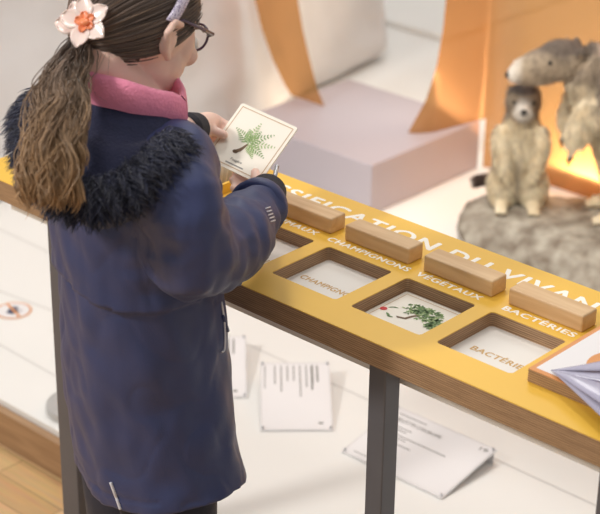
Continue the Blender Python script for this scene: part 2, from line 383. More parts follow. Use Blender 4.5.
# white names above every pocket and the long title
for i, (xa, xb) in enumerate(((.006, .106), (.129, .279), (.294, .405), (.443, .557))):
    tp(text('pocket_title', names[i], TXT, None, xb-xa, .0128, T((xa, .1335, TZ+.0002)), .035, 0, 1.12))
for wd_, xa, xb in (('CLASSIFICATION', -.158, .258), ('DU', .285, .351), ('VIVANT', .376, .566)):
    tp(text('title_word', wd_, TXT, None, xb-xa, .031, T((xa, .2095, TZ+.0002)), .03, 0, 1.16))
def post(x, y, w, d):
    return tp(box('leg', (x-w, y, .0), (x, y+d, TZ-TT-.001), STEEL, bev=.002))
post(.3955, -.0465, .0285, .031)
post(-.244, -.045, .042, .044)
post(.752, -.0465, .0285, .031)
tp(box('rail', (X0+.02, .0, TZ-TT-.048), (X1-.02, .016, TZ-TT-.001), mat('pale_grey_rail', srgb(244, 242, 238), .45, .02, 9), bev=.001))

# wooden bars behind the pockets
blab = ['ANIMAUX', 'CHAMPIGNONS', 'VÉGÉTAUX', 'BACTÉRIES']
bl = ['pale wooden bar behind the ANIMAUX pocket, its left end behind the sleeve cuff', 'pale wooden bar behind the CHAMPIGNONS pocket, second from the cuff',
      'pale wooden bar behind the VÉGÉTAUX pocket that holds the tree card', 'plain pale wooden bar behind the BACTÉRIES pocket, nearest the leaflets']
bb = box('wooden_bar', (-.0595, -.0165, 0), (.0595, .0165, .0245), BLOCK, bev=.0025)
for i in range(4):
    o = bb if i == 0 else bb.copy()
    if i: COL.objects.link(o)
    o.location = (.0617+i*PS+.0005, .1675, TZ); tag(o, bl[i], 'wooden bar', 'wooden bars on the yellow table')

# card with a tree, lying in a pocket
def fan(x, y, a, L, n, w, out, k):
    for i in range(n):
        t = i/(n-1); px, py = x+math.cos(a)*L*t, y+math.sin(a)*L*t
        for sgn in (-1, 1): out[k].append(leafp(px, py, a+sgn*.95, w*(1.1-t*.85), w*.16))
def marks(prefix, lists, mats, parent, mtx):
    for pl, m, nm in zip(lists, mats, prefix):
        if pl: flat(nm, pl, m, parent, mtx)
tc = thing('picture_card', 'cream card with a green bonsai-like tree and red cherry in the VÉGÉTAUX pocket', 'card', (2*PS+.06, .062, FLZ+.0003))
box('card_sheet', (-.057, -.054, 0), (.057, .054, .0018), CARD, tc, .0005)
CT = T((0, 0, .0018))
flat('border_line', frame4(.114, .108, .006, .0011), TAN, tc, CT)
crown = [[], [], []]
for i in range(330):
    q = random.random()*2*PI; r = math.sqrt(random.random())
    cx, cy, rx, ry = random.choice(((.004, .014, .030, .013), (-.012, .022, .016, .010), (.024, .008, .014, .009), (.010, .026, .018, .008), (.033, -.004, .008, .006)))
    crown[random.randrange(3)].append(leafp(cx+rx*r*math.cos(q), cy+ry*r*math.sin(q), random.random()*6.3, .0065, .0014))
tr = [[(-.016, -.016), (-.004, -.012), (-.001, .0), (.006, .012), (.002, .013), (-.005, .002), (-.008, -.009), (-.02, -.013)], bar(.004, .004, .022, .0055), bar(-.014, .008, -.002, .0095)]
flat('tree_trunk', tr, BARK, tc, CT, .0004)
tl3 = flat('tree_crown', crown[0], LEAF[0], tc, CT, .0005); flat('pale_leaves', crown[1], LEAF[1], tl3, CT, .0006); flat('dark_leaves', crown[2], LEAF[2], tl3, CT, .0007)
flat('cherry', [disc(-.046, -.008, .0052)], CHERRY, tc, CT, .0004); flat('sprig', [leafp(-.044, -.002, .9, .012, .0012), leafp(-.04, .004, .3, .009, .0014), leafp(-.03, -.021, .2, .010, .002), leafp(-.026, -.02, 2.6, .012, .002)], LEAF[2], tc, CT, .0004)

# ------------------------------------------------------------------ yellow card file with its cards
cf = thing('card_file', 'yellow tray sunk in the table top and packed with upright cards', 'tray', ((BX[0]+BX[2])/2, (BX[1]+BX[3])/2, TZ-.05))
hx, hy = (BX[2]-BX[0])/2-.0006, (BX[3]-BX[1])/2-.0006
box('tray_bottom', (-hx, -hy, 0), (hx, hy, .004), YEL, cf, .0004)
for a, b in (((hx-.005, -hy, .0045), (hx, hy, .066)), ((-hx, -hy, .0045), (-hx+.005, hy, .066)), ((-hx+.0055, -hy, .0045), (hx-.0055, -hy+.005, .066)), ((-hx+.0055, hy-.005, .0045), (hx-.0055, hy, .066))):
    box('tray_side', a, b, YEL, cf, .0008)
ncards = 15
for i in range(ncards):
    y = -hy+.021+i*(2*hy-.04)/ncards
    m = T((cf.location.x, cf.location.y+y, TZ-.046)) @ Matrix.Rotation(math.radians(-14-random.random()*3), 4, 'X')
    o = box('file_card', (-.051, -.0012, 0), (.051, .0012, .078+random.random()*.004), CARD, None, .0004)
    o.matrix_world = m
    if i == 0:
        fr = flat('border_line', [[(p[0], p[1]+.04) for p in q] for q in frame4(.102, .078, .006, .0012)], TAN, o, Matrix.Rotation(PI/2, 4, 'X') @ T((0, 0, .0012)))
        tag(o, 'foremost card of the yellow file, face with tan border line in view', 'card', 'cards filed upright in the yellow tray')
    else:
        tag(o, 'one of the cream cards packed behind the front card of the yellow file', 'card', 'cards filed upright in the yellow tray')

# ------------------------------------------------------------------ plywood board and leaflets at the right
bd = thing('activity_board', 'thick plywood board with white face, orange rim and orange disc at the right edge', 'board', (.675, .105, TZ))
box('plywood_base', (-.092, -.106, .0005), (.092, .106, .0175), PLY, bd, .0005)
box('orange_face', (-.092, -.106, .0175), (.092, .106, .0187), ORANGE, bd, .0003)
box('white_face', (-.085, -.099, .0187), (.088, .102, .0192), PAPER, bd, 0)
flat('orange_disc', [disc(-.012, -.028, .040, 40)], ORANGE, bd, T((0, 0, .0192)), .0004)

# fanned booklet pages lying on the board
lf = thing('leaflet_bundle', 'bundle of fanned lilac-grey plastic leaflets hanging over the front of the board', 'leaflet', (.65, .0, TZ+.022))
tip = np.array([.6105, .007, TZ+.0215])
for i, (a0, dz, ln) in enumerate(((-.42, -.004, .17), (-.36, .012, .168), (.12, .016, .16), (.34, .034, .16))):
    V, F = [], []; nu, nv = 16, 7
    for j in range(nv):
        ww = j/(nv-1)
        ang = a0+ww*(.50, .56, .50, .42)[i]
        for k in range(nu):
            t = k/(nu-1)
            z = dz*t+.002+.011*math.sin(ww*PI)*t*(1+.3*math.sin(i*2.1+t*5))+.003*math.sin(t*9+i)*ww*t
            V.append(tip+np.array([math.cos(ang)*ln*t, math.sin(ang)*ln*t, z]))
    for j in range(nv-1):
        for k in range(nu-1): F.append((j*nu+k, j*nu+k+1, (j+1)*nu+k+1, (j+1)*nu+k))
    o = pydata('leaf_sheet', [np.array(v)-np.array(lf.location) for v in V], F, SLEEVE, lf, True)
    sd = o.modifiers.new('s', 'SOLIDIFY'); sd.thickness = .0012
exec_later = []

# ------------------------------------------------------------------ low lavender box
BXT = .2225
lb = box('display_plinth', (-1.28, 1.375, PZ+.0005), (-.83, 1.803, BXT), LAV, None, .003)
tag(lb, 'low glossy lavender-grey box with the orange screen standing across it', 'plinth')

# orange translucent screen with a large oval opening, bent around the box's rear corner
SP = np.array([(-1.75, 1.597), (-.96, 1.593), (-.915, 1.594), (-.885, 1.612), (-.862, 1.645), (-.848, 1.71), (-.838, 1.76), (-.828, 1.815), (-.80, 1.835), (-.74, 1.838), (.45, 1.838)])
_c = np.r_[0, np.cumsum(np.linalg.norm(np.diff(SP, axis=0), axis=1))]
def sheet(s): return np.array([np.interp(s, _c, SP[:, 0]), np.interp(s, _c, SP[:, 1])])
zz = sorted(set([PZ+.001]+list(np.linspace(PZ+.03, BXT-.004, 4))+[BXT+.0012]+list(np.linspace(.235, .5, 26))+list(np.linspace(.52, 1.3, 30))))
def hole_l(z): return np.interp(z, [.2226, .263, .338, .413, .489, .65, .85, 1.0, 1.06], [.571, .5454, .5155, .4894, .4705, .45, .48, .57, .70])
def hole_r(z): return np.interp(z, [.2179, .26, .312, .4015, .489, .5645, .7, .88, 1.0, 1.06], [.8455, .864, .890, .9153, .929, .934, .93, .88, .79, .70])
def outer_l(z): return np.interp(z, [.2113, .2467, .3055, .379, .4556, .62, 1.3], [.4638, .4269, .3823, .3413, .3153, .29, .30])
CORNER = _c[7]+.004
V, F = [], []
def strip(rows, fa, fb, n):
    b = len(V)
    for z in rows:
        for k in range(n): p = sheet(fa(z)+(fb(z)-fa(z))*k/(n-1)); V.append((p[0], p[1], z))
    for i in range(len(rows)-1):
        for k in range(n-1): F.append((b+i*n+k, b+i*n+k+1, b+(i+1)*n+k+1, b+(i+1)*n+k))
hi = [z for z in zz if z > BXT]; mid = [z for z in hi if z <= 1.07]
strip(mid, outer_l, hole_l, 8)
strip(mid, hole_r, lambda z: CORNER, 14)
top_rows = [mid[-1]]+[z for z in hi if z > 1.07]
strip(top_rows, outer_l, lambda z: .70, 8); strip(top_rows, lambda z: .70, lambda z: CORNER, 14)
strip(zz, lambda z: CORNER, lambda z: _c[-1], 26)
sh = thing('orange_screen', 'tall translucent orange screen with a big oval opening standing over the lavender box', 'screen', (-.83, 1.7, PZ))
so = pydata('screen_sheet', np.array(V)-np.array(sh.location), F, FILM, sh, True)
bm = bmesh.new(); bm.from_mesh(so.data); bmesh.ops.remove_doubles(bm, verts=bm.verts, dist=.0004); bm.to_mesh(so.data); bm.free(); so.data.shade_smooth()
# warm strip lights laid along the foot of the screen, behind it
def led(name, x0, x1, y, z, power, d):
    l = bpy.data.lights.new(name, 'AREA'); l.shape = 'RECTANGLE'; l.size = x1-x0; l.size_y = .012; l.energy = power; l.color = (1, .80, .56)
    o = bpy.data.objects.new(name, l); COL.objects.link(o); o.location = ((x0+x1)/2, y, z)
    o.rotation_euler = Vector(d).to_track_quat('-Z', 'X').to_euler(); 
    z_ = Vector(d).normalized(); x_ = Vector((1, 0, 0)); y_ = (-z_).cross(x_); m = Matrix.Identity(4)
    for i in range(3): m[i][0], m[i][1], m[i][2], m[i][3] = x_[i], y_[i], -z_[i], o.location[i]
    o.matrix_world = m
led('screen_foot_light_strip', -.58, .45, 1.884, PZ+.006, 52, (0, -.55, 1))
lc = pydata('strip_light_baffle', [np.array(q)-np.array(sh.location) for x in (-.80, .46) for q in ((x, 1.852, PZ+.001), (x, 1.852, PZ+.036), (x, 1.856, PZ+.036), (x, 1.856, PZ+.004), (x, 1.905, PZ+.004), (x, 1.905, PZ+.001))], [(0, 1, 7, 6), (1, 2, 8, 7), (2, 3, 9, 8), (3, 4, 10, 9), (4, 5, 11, 10), (5, 0, 6, 11), (0, 5, 4, 3, 2, 1), (6, 7, 8, 9, 10, 11)], WHITE, sh)  # made-up baffle, added so the strip light is not seen directly
led('screen_side_light_strip', -1.37, -1.30, 1.74, PZ+.01, .35, (-.3, .0, 1))

# ------------------------------------------------------------------ large rough plaster block and the white step behind it
mb = MB(); bm = bmesh.new(); add_box(bm, (-2.15, .3, PZ), (-1.54, 2.33, 1.25), .06, 4)
vv = [v.co.copy() for v in bm.verts]; bm.verts.index_update(); mb.add(vv, [[v.index for v in f.verts] for f in bm.faces]); bm.free()
me = remesh(mb, .02, 3); v, n = get_vn(me)
for i in range(len(v)):
    p = Vector(v[i]); h = max(0, v[i, 2]-PZ)
    d = .024*mn.fractal(p*2.3, 1, 2, 4)+.006*mn.noise(p*14)
    v[i] += n[i]*d*min(1, h/.05+.15); v[i, 0] += .17*math.exp(-((v[i, 1]-1.38)/.45)**2)-.22*h; v[i, 2] = max(v[i, 2], PZ+.0015)
set_v(me, v); tag(link('plaster_block', me, PLASTER), 'huge rough off-white plaster block filling the background behind the girl and oval opening', 'rock')
st = box('white_step', (-3.2, 2.55, PZ+.0005), (-1.52, 3.6, PZ+.022), WHITE, None, .002)
tag(st, 'low flat white step on the platform far behind the oval opening', 'step')

# ------------------------------------------------------------------ tilted caption stands on the platform
def caption(name, p_bl, p_br, p_tr, rise, label, lines, group=None, num=None):
    bl, br, tr = (np.array(q) for q in (p_bl, p_br, p_tr)); ux = br-bl; w = np.linalg.norm(ux); ux /= w; uy = np.array([-ux[1], ux[0]]); dpt = abs((tr-br) @ uy)
    root = thing(name, label, 'caption', (bl[0], bl[1], PZ+.0005), math.atan2(ux[1], ux[0]), group)
    L = math.hypot(dpt, rise); tilt = math.atan2(rise, dpt); M4 = Matrix.Rotation(tilt, 4, 'X')
    bm = bmesh.new(); add_box(bm, (0, 0, 0), (w, L, .0035), .0008, 2, M4); bm_obj('caption_plate', bm, PAPER, root)
    bm = bmesh.new(); add_box(bm, (.004, dpt-.006, 0), (w-.004, dpt-.003, rise-.003), 0); bm_obj('back_support', bm, PAPER, root)
    PT = M4 @ T((0, 0, .0035))
    flat('edge_line', [bar(.002, .002, w-.002, .003), bar(.002, L-.003, w-.002, L-.002), bar(.002, .003, .003, L-.003), bar(w-.003, .003, w-.002, L-.003)], SEAM, root, PT)
    for q in ((.005, .005), (w-.005, .005), (.005, L-.005), (w-.005, L-.005)):
        pm = MB().tube([(q[0], q[1], .0036), (q[0], q[1], .008)], .0022, 8); o = pm.build('pin', SILVER, root); o.data.transform(M4)
    lines(root, PT, w, L)
    return root
def lines_b(root, PT, w, L):
    text('heading', "BELETTE D'EUROPE", GREYTXT, root, .105, .0085, PT @ T((.025, L-.036, .0004)), .01)
    text('number', '19', GREYTXT, root, .016, .010, PT @ T((w-.027, L-.020, .0004)), .02)
    for q_ in ([bar(.02, L-.018, .085, L-.0155)]+[bar(.02, L-.052-.0075*i-(.006 if i > 1 else 0), .02+q, L-.0495-.0075*i-(.006 if i > 1 else 0)) for i, q in enumerate((.055, .048, .15, .062, .05, .085))]+[bar(.02, .012, .07, .014)]): flat('text_line', [q_], GREYTXT, root, PT)
caption('caption_stand', (-.165, .52), (.070, .525), (.052, .690), .026, 'white caption stand reading BELETTE D\'EUROPE beside the middle steel leg', lines_b)
def lines_a(root, PT, w, L):
    # text runs along the short side here
    for q_ in ([bar(w*.20+.0125*i, L*.95-q, w*.20+.0125*i+.0026, L*.95) for i, q in enumerate((.06, .085, .05, .05, .10, .07, .06))]+[bar(w*.06, L*.6, w*.06+.002, L*.95)]): flat('text_line', [q_], GREYTXT, root, PT)
    flat('heading', [bar(w*.72, L*.58, w*.72+.004, L*.95), bar(w*.80, L*.7, w*.80+.004, L*.95)], GREYTXT, root, PT)
    flat('number', [bar(w*.8, L*.08, w*.8+.009, L*.11)], GREYTXT, root, PT)
def cap_px(name, bl, br, tr, rise, label, fn): return caption(name, bl, br, tr, rise, label, fn)
cap_px('caption_stand', (-.325, .468), (-.225, .565), (-.372, .715), .030, 'white caption stand with sideways grey print, right of the coat hem', lines_a)
cap_px('caption_stand', (-.53, .44), (-.43, .54), (-.57, .68), .030, 'white caption stand mostly hidden behind the navy coat', lines_a)

# no-touching sticker and grey disc at the left
sg = thing('floor_sticker', 'round orange-ringed sticker with a dark symbol on the white platform', 'sticker', (-1.055, .458, PZ+.0004))
R1 = [disc(0, 0, .040, 40)]
flat('ring', R1, ORANGE, sg, T((0, 0, 0))); flat('white_face', [disc(0, 0, .035, 40)], PAPER, sg, T((0, 0, .0004)))
MS = T((0, 0, .0008)) @ Matrix.Rotation(.5, 4, 'Z')
flat('hand_symbol', [[(-.010, -.016), (.006, -.018), (.011, -.004), (.006, .006), (-.011, .004)]]+[bar(-.011+.0047*i, .004, -.0075+.0047*i, .016+.003*(i in (1, 2))) for i in range(4)]+[[(.008, -.008), (.019, .002), (.017, .005), (.007, -.001)]], SIGNB, sg, MS)
flat('slash', [[(-.026, .022), (-.022, .026), (.026, -.022), (.022, -.026)]], ORANGE, sg, MS, .0006)
gd = MB(); gd.tube([(0, 0, 0), (0, 0, .0008), (0, 0, .0145), (0, 0, .016)], [.062, .064, .064, .062], 48)
o = gd.build('metal_disc', GREYDISC, None, False); o.location = (-.635, .285, PZ+.0005); tag(o, 'flat grey round metal disc on the platform edge behind the left steel leg', 'disc')

# ------------------------------------------------------------------ rock with two stuffed marmots
mb = MB()
mb.ell((-.34, 1.56, PZ+.02), (.295, .19, .085)); mb.ell((-.485, 1.52, PZ+.03), (.15, .145, .068)); mb.ell((-.24, 1.58, PZ+.04), (.22, .17, .066)); mb.ell((-.05, 1.55, PZ+.03), (.2, .16, .08)); mb.ell((-.2, 1.47, PZ+.01), (.2, .11, .055))
me = remesh(mb, .009, 1); v, n = get_vn(me)
for i in range(len(v)):
    p = Vector(v[i]); v[i] += n[i]*(.020*mn.fractal(p*9, 1, 2, 5)+.010*mn.noise(p*5+Vector((3, 1, 2))))
    if v[i, 2] > .176: v[i, 2] = .176+(v[i, 2]-.176)*.25
    v[i, 2] = max(v[i, 2], PZ+.001)
set_v(me, v); tag(link('rock', me, ROCKM), 'rough grey rock on the white platform carrying the two marmots', 'rock'); ROCKV = v.copy()
def rock_top(x, y):
    d = (ROCKV[:, 0]-x)**2+(ROCKV[:, 1]-y)**2; k = d < .012**2
    return float(ROCKV[k, 2].max()) if k.any() else .176

def lerp(a, b, t): return np.array(a)*(1-t)+np.array(b)*t
def marmot(name, label, parts, colour, loc, rz, extra, fur_len, nfur):
    mb = MB(); parts(mb); me = remesh(mb, .005, 3); v, n = get_vn(me)
    col = np.array([colour(Vector(p)) for p in v]); set_col(me, col)
    root = thing(name, label, 'marmot', loc, rz); body = link('body', me, MFUR, root)
    # fur
    tri = np.array([list(p.vertices)[:3] for p in me.polygons]); ar = np.array([p.area for p in me.polygons]); pick = rng.choice(len(tri), nfur, p=ar/ar.sum())
    w = rng.dirichlet((1, 1, 1), nfur); P0 = (v[tri[pick]]*w[:, :, None]).sum(1); N0 = n[tri[pick, 0]]; C0 = col[tri[pick, 0]]
    low = (P0[:, 2] < .02); comb = np.array([0, .15, -1.0]); L = fur_len*rng.uniform(.5, 1.1, nfur)[:, None]; L[low] *= .3
    snout = np.array([extra(Vector(p)) for p in P0])[:, None]; L = L*snout
    D = N0*.55+comb*.75+rng.normal(size=(nfur, 3))*.18; D /= np.linalg.norm(D, axis=1, keepdims=True)
    D2 = N0*.2+comb+rng.normal(size=(nfur, 3))*.15; D2 /= np.linalg.norm(D2, axis=1, keepdims=True)
    P1 = P0+D*L*.5; P2 = P1+D2*L*.5; k = rng.uniform(.72, 1.25, (nfur, 1))
    P2[:, 2] = np.maximum(P2[:, 2], .003); P1[:, 2] = np.maximum(P1[:, 2], .003)
    strands('fur', np.stack([P0-N0*.001, P1, P2], 1), [.0016, .0011, .0002], np.stack([C0*k*.95, C0*k, np.minimum(1, C0*k*1.12)], 1), MFUR, body)
    return root
CREAM = np.array(srgb(252, 234, 202)[:3]); GREYF = np.array(srgb(156, 140, 128)[:3]); DARKF = np.array(srgb(84, 74, 70)[:3]); PALE = np.array(srgb(246, 236, 224)[:3]); TANF = np.array(srgb(232, 206, 164)[:3])
def sm(a, b, x): t = min(1, max(0, (x-a)/(b-a))); return t*t*(3-2*t)
def small_parts(mb):
    mb.tube([(0, .004, .012), (0, .006, .03), (0, .006, .07), (0, .004, .12), (0, .0, .165), (0, -.004, .205), (0, -.008, .240)], [.038, .050, .056, .053, .043, .035, .027], 24)
    mb.ell((0, -.012, .256), (.035, .042, .036)); mb.ell((0, -.048, .244), (.018, .026, .017)); mb.ell((0, -.034, .232), (.027, .028, .020))
    for s in (-1, 1):
        mb.ell((s*.030, .010, .274), (.007, .005, .008))
        mb.ell((s*.036, -.02, .050), (.030, .046, .046))
        mb.tube([(s*.036, -.036, .018), (s*.037, -.066, .013), (s*.038, -.088, .010)], [.020, .018, .010], 12)
        for k in (-1, 0, 1): mb.tube([(s*.038+k*.009, -.082, .010), (s*.038+k*.011, -.099, .006)], [.0065, .004], 8)
        mb.tube([(s*.036, -.01, .185), (s*.045, -.034, .155), (s*.040, -.060, .122), (s*.032, -.070, .100)], [.022, .019, .014, .010], 12)
        for k in (-1, 0, 1): mb.tube([(s*.032+k*.006, -.070, .100), (s*.030+k*.007, -.078, .082)], [.005, .0035], 8)
def small_col(p):
    nz = mn.noise(p*28)*.5+mn.noise(p*70)*.3
    c = lerp(CREAM, TANF, sm(-.3, .7, nz)); c = lerp(c, GREYF, .85*sm(-.02, .03, p.y+.012*nz+.25*(abs(p.x)-.03))*sm(.02, .08, p.z))
    c = lerp(c, GREYF, .45*sm(.3, .8, nz)); c = lerp(c, DARKF, .55*sm(.014, .0, abs(p.x))*sm(.16, .10, p.z)*sm(-.03, -.055, p.y))
    if p.z > .215:
        c = lerp(GREYF, TANF, .30+.3*nz); c = lerp(c, DARKF, sm(.270, .284, p.z))
        c = lerp(c, PALE, sm(.032, .018, math.hypot(p.x, p.z-.246))*sm(-.035, -.055, p.y)); c = lerp(c, DARKF, sm(.010, .006, math.hypot(p.x, p.z-.247))*sm(-.064, -.071, p.y))
    return c
snout_s = lambda p: .35 if (p.z > .21 and p.y < -.02) else (.3 if p.z < .03 and p.y < -.06 else 1)
sx, sy = -.517, 1.535
m1 = marmot('marmot', 'small pale marmot sitting upright under the chin of the bigger one', small_parts, small_col, (sx, sy, rock_top(sx, sy)-.002), math.radians(38), snout_s, .020, 15000)
for s in (-1, 1):
    MB().ell((s*.022, -.046, .260), (.0045, .0035, .0045), None, 12, 8).build('eye', DARKM, m1)
MB().ell((0, -.0735, .247), (.007, .004, .005), None, 12, 8).build('nose', DARKM, m1)
def tail(pts, r, root, n=1500):
    mb = MB(); pa = smooth_path(pts, 14); mb.tube(pa, [r*(.8+.5*math.sin(PI*i/13))*(1 if i < 12 else .6) for i in range(14)], 12)
    me = bpy.data.meshes.new('tail'); me.from_pydata(mb.v, [], mb.f); me.update(); me.shade_smooth(); set_col(me, np.tile(DARKF*np.array([1.1, .85, .75]), (len(me.vertices), 1))); o = link('tail', me, MFUR, root)
    i = rng.integers(1, 13, n); f = rng.uniform(0, 1, (n, 1)); P = pa[i]*f+pa[np.maximum(i-1, 0)]*(1-f); D = pa[i]-pa[i-1]; D /= np.linalg.norm(D, axis=1, keepdims=True)
    E = rng.normal(size=(n, 3)); E -= (E*D).sum(1, keepdims=True)*D; E /= np.linalg.norm(E, axis=1, keepdims=True); a = P+E*r*.8; b = a+E*.006+D*.014
    c = np.tile(DARKF*np.array([1.1, .85, .75]), (n, 1))*rng.uniform(.6, 1.4, (n, 1)); a[:, 2] = np.maximum(a[:, 2], .004); b[:, 2] = np.maximum(b[:, 2], .003)
    strands('fur', np.stack([a, b], 1), [.0014, .0002], np.stack([c, c], 1), MFUR, o)
tail([(-.01, .055, .022), (-.04, .070, .020), (-.072, .070, .019), (-.098, .055, .018)], .012, m1)

def big_parts(mb):
    mb.tube([(0, .085, .012), (0, .086, .04), (0, .082, .10), (0, .066, .17), (0, .040, .24), (0, .006, .295), (0, -.038, .338), (0, -.085, .368)], [.055, .076, .086, .090, .092, .086, .072, .056], 26)
    mb.ell((0, -.122, .378), (.046, .060, .044)); mb.tube([(0, -.135, .374), (0, -.180, .360), (0, -.220, .344)], [.041, .036, .027], 18); mb.ell((0, -.222, .343), (.023, .020, .021)); mb.ell((0, -.18, .340), (.030, .046, .022))
    for s in (-1, 1):
        mb.ell((s*.038, -.088, .405), (.007, .010, .012))
        mb.ell((s*.06, .07, .075), (.042, .060, .07))
        mb.tube([(s*.05, .05, .016), (s*.05, .01, .013), (s*.05, -.02, .010)], [.024, .02, .011], 12)
        for k in (-1, 0, 1): mb.tube([(s*.05+k*.010, -.015, .010), (s*.05+k*.012, -.034, .006)], [.007, .0045], 8)
        mb.tube([(s*.050, -.020, .290), (s*.062, -.066, .268), (s*.062, -.090, .222), (s*.058, -.094, .186)], [.046, .034, .021, .012], 14)
        for k in (-1, 0, 1): mb.tube([(s*.058+k*.006, -.094, .186), (s*.056+k*.007, -.099, .158)], [.006, .004], 8)
def big_col(p):
    nz = mn.noise(p*26)*.5+mn.noise(p*75)*.35
    c = lerp(CREAM, TANF, sm(-.2, .7, nz)); back = sm(-.045, .035, p.y-.02+(p.z-.2)*.75+.03*nz)
    c = lerp(c, lerp(GREYF, DARKF, sm(-.1, .5, nz)), .9*back*sm(.1, .25, p.z)); c = lerp(c, TANF, .5*sm(.2, .08, p.z)*sm(-.02, .05, p.y))
    if p.z > .30 and p.y < -.05:
        c = lerp(lerp(GREYF, TANF, .30), DARKF, .55*sm(-.15, .4, nz)); c = lerp(c, DARKF, .8*sm(.385, .408, p.z)); c = lerp(c, PALE, sm(-.205, -.235, p.y))
        c = lerp(c, CREAM, .7*sm(.345, .325, p.z)*sm(-.13, -.10, p.y))
    if p.y < -.085 and .03 < p.z < .172: c = DARKF*1.3
    return c
snout_b = lambda p: .3 if p.y < -.15 else (.5 if p.y < -.07 and p.z > .3 else (.35 if p.z < .20 and p.y < -.07 else 1))
bx, by = -.318, 1.60
m2 = marmot('marmot', 'big grey-backed marmot standing with its muzzle over the smaller one', big_parts, big_col, (bx, by, rock_top(bx, by)+.0), math.radians(-47), snout_b, .024, 20000)
for s in (-1, 1): MB().ell((s*.038, -.155, .380), (.0045, .005, .005), None, 12, 8).build('eye', DARKM, m2)
MB().ell((0, -.242, .339), (.009, .006, .007), None, 12, 8).build('nose', DARKM, m2)
for s in (-1, 1):
    for k in (-1, 0, 1): MB().tube([(s*.056+k*.007, -.099, .158), (s*.055+k*.007, -.100, .146)], [.0032, .0008], 8).build('claw', DARKM, m2)
tail([(.03, .16, .03), (.09, .13, .026), (.125, .06, .022), (.118, .0, .02)], .014, m2)

# ------------------------------------------------------------------ the girl
AX = np.array([.10, -.2]); BT = math.radians(10)
def B(l, f, z): return np.array([AX[0]+l*math.cos(BT)+f*math.sin(BT), AX[1]-l*math.sin(BT)+f*math.cos(BT), z])
girl = thing('person', 'girl in a navy parka with a ponytail, headband and glasses looking at a held card', 'person', (AX[0], AX[1], 0))
def gp(o): o.parent = girl; o.matrix_parent_inverse = Matrix.Translation(-Vector(girl.location)); return o
def gchild(o, par): o.parent = par; o.matrix_parent_inverse = par.matrix_parent_inverse @ Matrix.Identity(4); o.matrix_parent_inverse = Matrix.Translation(-Vector(girl.location)) if par is girl else Matrix.Identity(4); return o
HY, HP = math.radians(-2), math.radians(28); HS = .93
F0 = np.array([math.sin(HY), math.cos(HY), 0]); HR = np.array([math.cos(HY), -math.sin(HY), 0]); Z3 = np.array([0, 0, 1.])
HF = F0*math.cos(HP)-Z3*math.sin(HP); HU = F0*math.sin(HP)+Z3*math.cos(HP)
HC = at(137, 15, 2.135)
def H(x, y, z): return HC+(HR*x+HF*y+HU*z)*HS
HM = Matrix(((HR[0], HF[0], HU[0]), (HR[1], HF[1], HU[1]), (HR[2], HF[2], HU[2])))*HS
# held card pose
CC = np.array([.016, .093, .88]); CX = np.array([.982, .114, -.149]); CY = np.array([0, .794, .608]); CX /= np.linalg.norm(CX); CY -= CX*(CX@CY); CY /= np.linalg.norm(CY); CN = np.cross(CX, CY)
def K(x, y, z): return CC+CX*x+CY*y+CN*z
# arm joints
RS, RU, RE, RF_, RW = at(172, 162, 2.12), at(178, 200, 2.07), at(190, 254, 2.10), at(226, 240, 2.20), at(262, 203, 2.32)
LS, LE, LW = B(-.105, .0, .985), np.array([-.105, -.10, .865]), at(188, 130, 2.43)

# body: one skin surface
mb = MB()
mb.ell(H(0, 0, .005), (.070, .090, .092), HM, 36, 24); mb.ell(H(0, .026, -.055), (.058, .064, .058), HM, 28, 18); mb.ell(H(0, .040, -.045), (.0595, .052, .058), HM, 28, 18); mb.ell(H(0, .034, -.066), (.055, .056, .050), HM, 28, 18); mb.ell(H(0, .066, -.088), (.024, .020, .018), HM); mb.ell(H(0, .052, -.02), (.060, .040, .050), HM, 28, 18)
mb.tube([H(0, .088, .012), H(0, .090, -.012), H(0, .094, -.028)], [.005, .006, .0075], 12)
mb.ell(H(0, .086, -.058), (.019, .010, .005), HM); mb.ell(H(0, .084, -.066), (.017, .010, .006), HM)
for s in (-1, 1):
    mb.ell(H(s*.030, .083, -.028), (.020, .014, .016), HM)
    mb.ell(H(s*.075, -.008, -.020), (.006, .016, .023), HM, 20, 14)
    mb.tube([H(s*.074, .004, -.044), H(s*.081, -.014, -.034), H(s*.088, -.028, -.012), H(s*.087, -.020, .004), H(s*.079, .004, .004)], [.0048, .005, .005, .005, .0045], 10)
mb.tube([H(0, -.028, -.035), H(0, -.034, -.08), B(0, -.012, 1.045), B(0, -.008, 1.0)], [.052, .047, .046, .055], 24)
mb.tube([B(0, 0, 1.02), B(0, 0, .96), B(0, 0, .80), B(0, 0, .62), B(0, 0, .52)], [.05, .085, .082, .085, .088], 28)
mb.tube([B(.07, 0, .985), RS, RU, RE, RF_, RW, at(268, 194, 2.36)], [.035, .036, .033, .030, .028, .022, .020], 14)
mb.tube([B(-.07, 0, .985), LS, LE, LW, K(-.078, .0, -.002)], [.035, .036, .030, .021, .019], 14)
for s in (-1, 1):
    mb.tube([B(s*.045, 0, .56), B(s*.055, .004, .40), B(s*.055, .0, .31), B(s*.052, -.01, .20), B(s*.05, -.01, .07)], [.070, .058, .046, .042, .030], 18)
    mb.tube([B(s*.048, -.03, .035), B(s*.05, .03, .03), B(s*.053, .075, .025)], [.026, .026, .018], 14)
def finger(pts, r0, r1): p = smooth_path(pts, 9); mb.tube(p, np.linspace(r0, r1, 9), 10); mb.ell(p[-1], (r1, r1, r1), None, 10, 8); mb.ell(p[0], (r0, r0, r0), None, 10, 8)
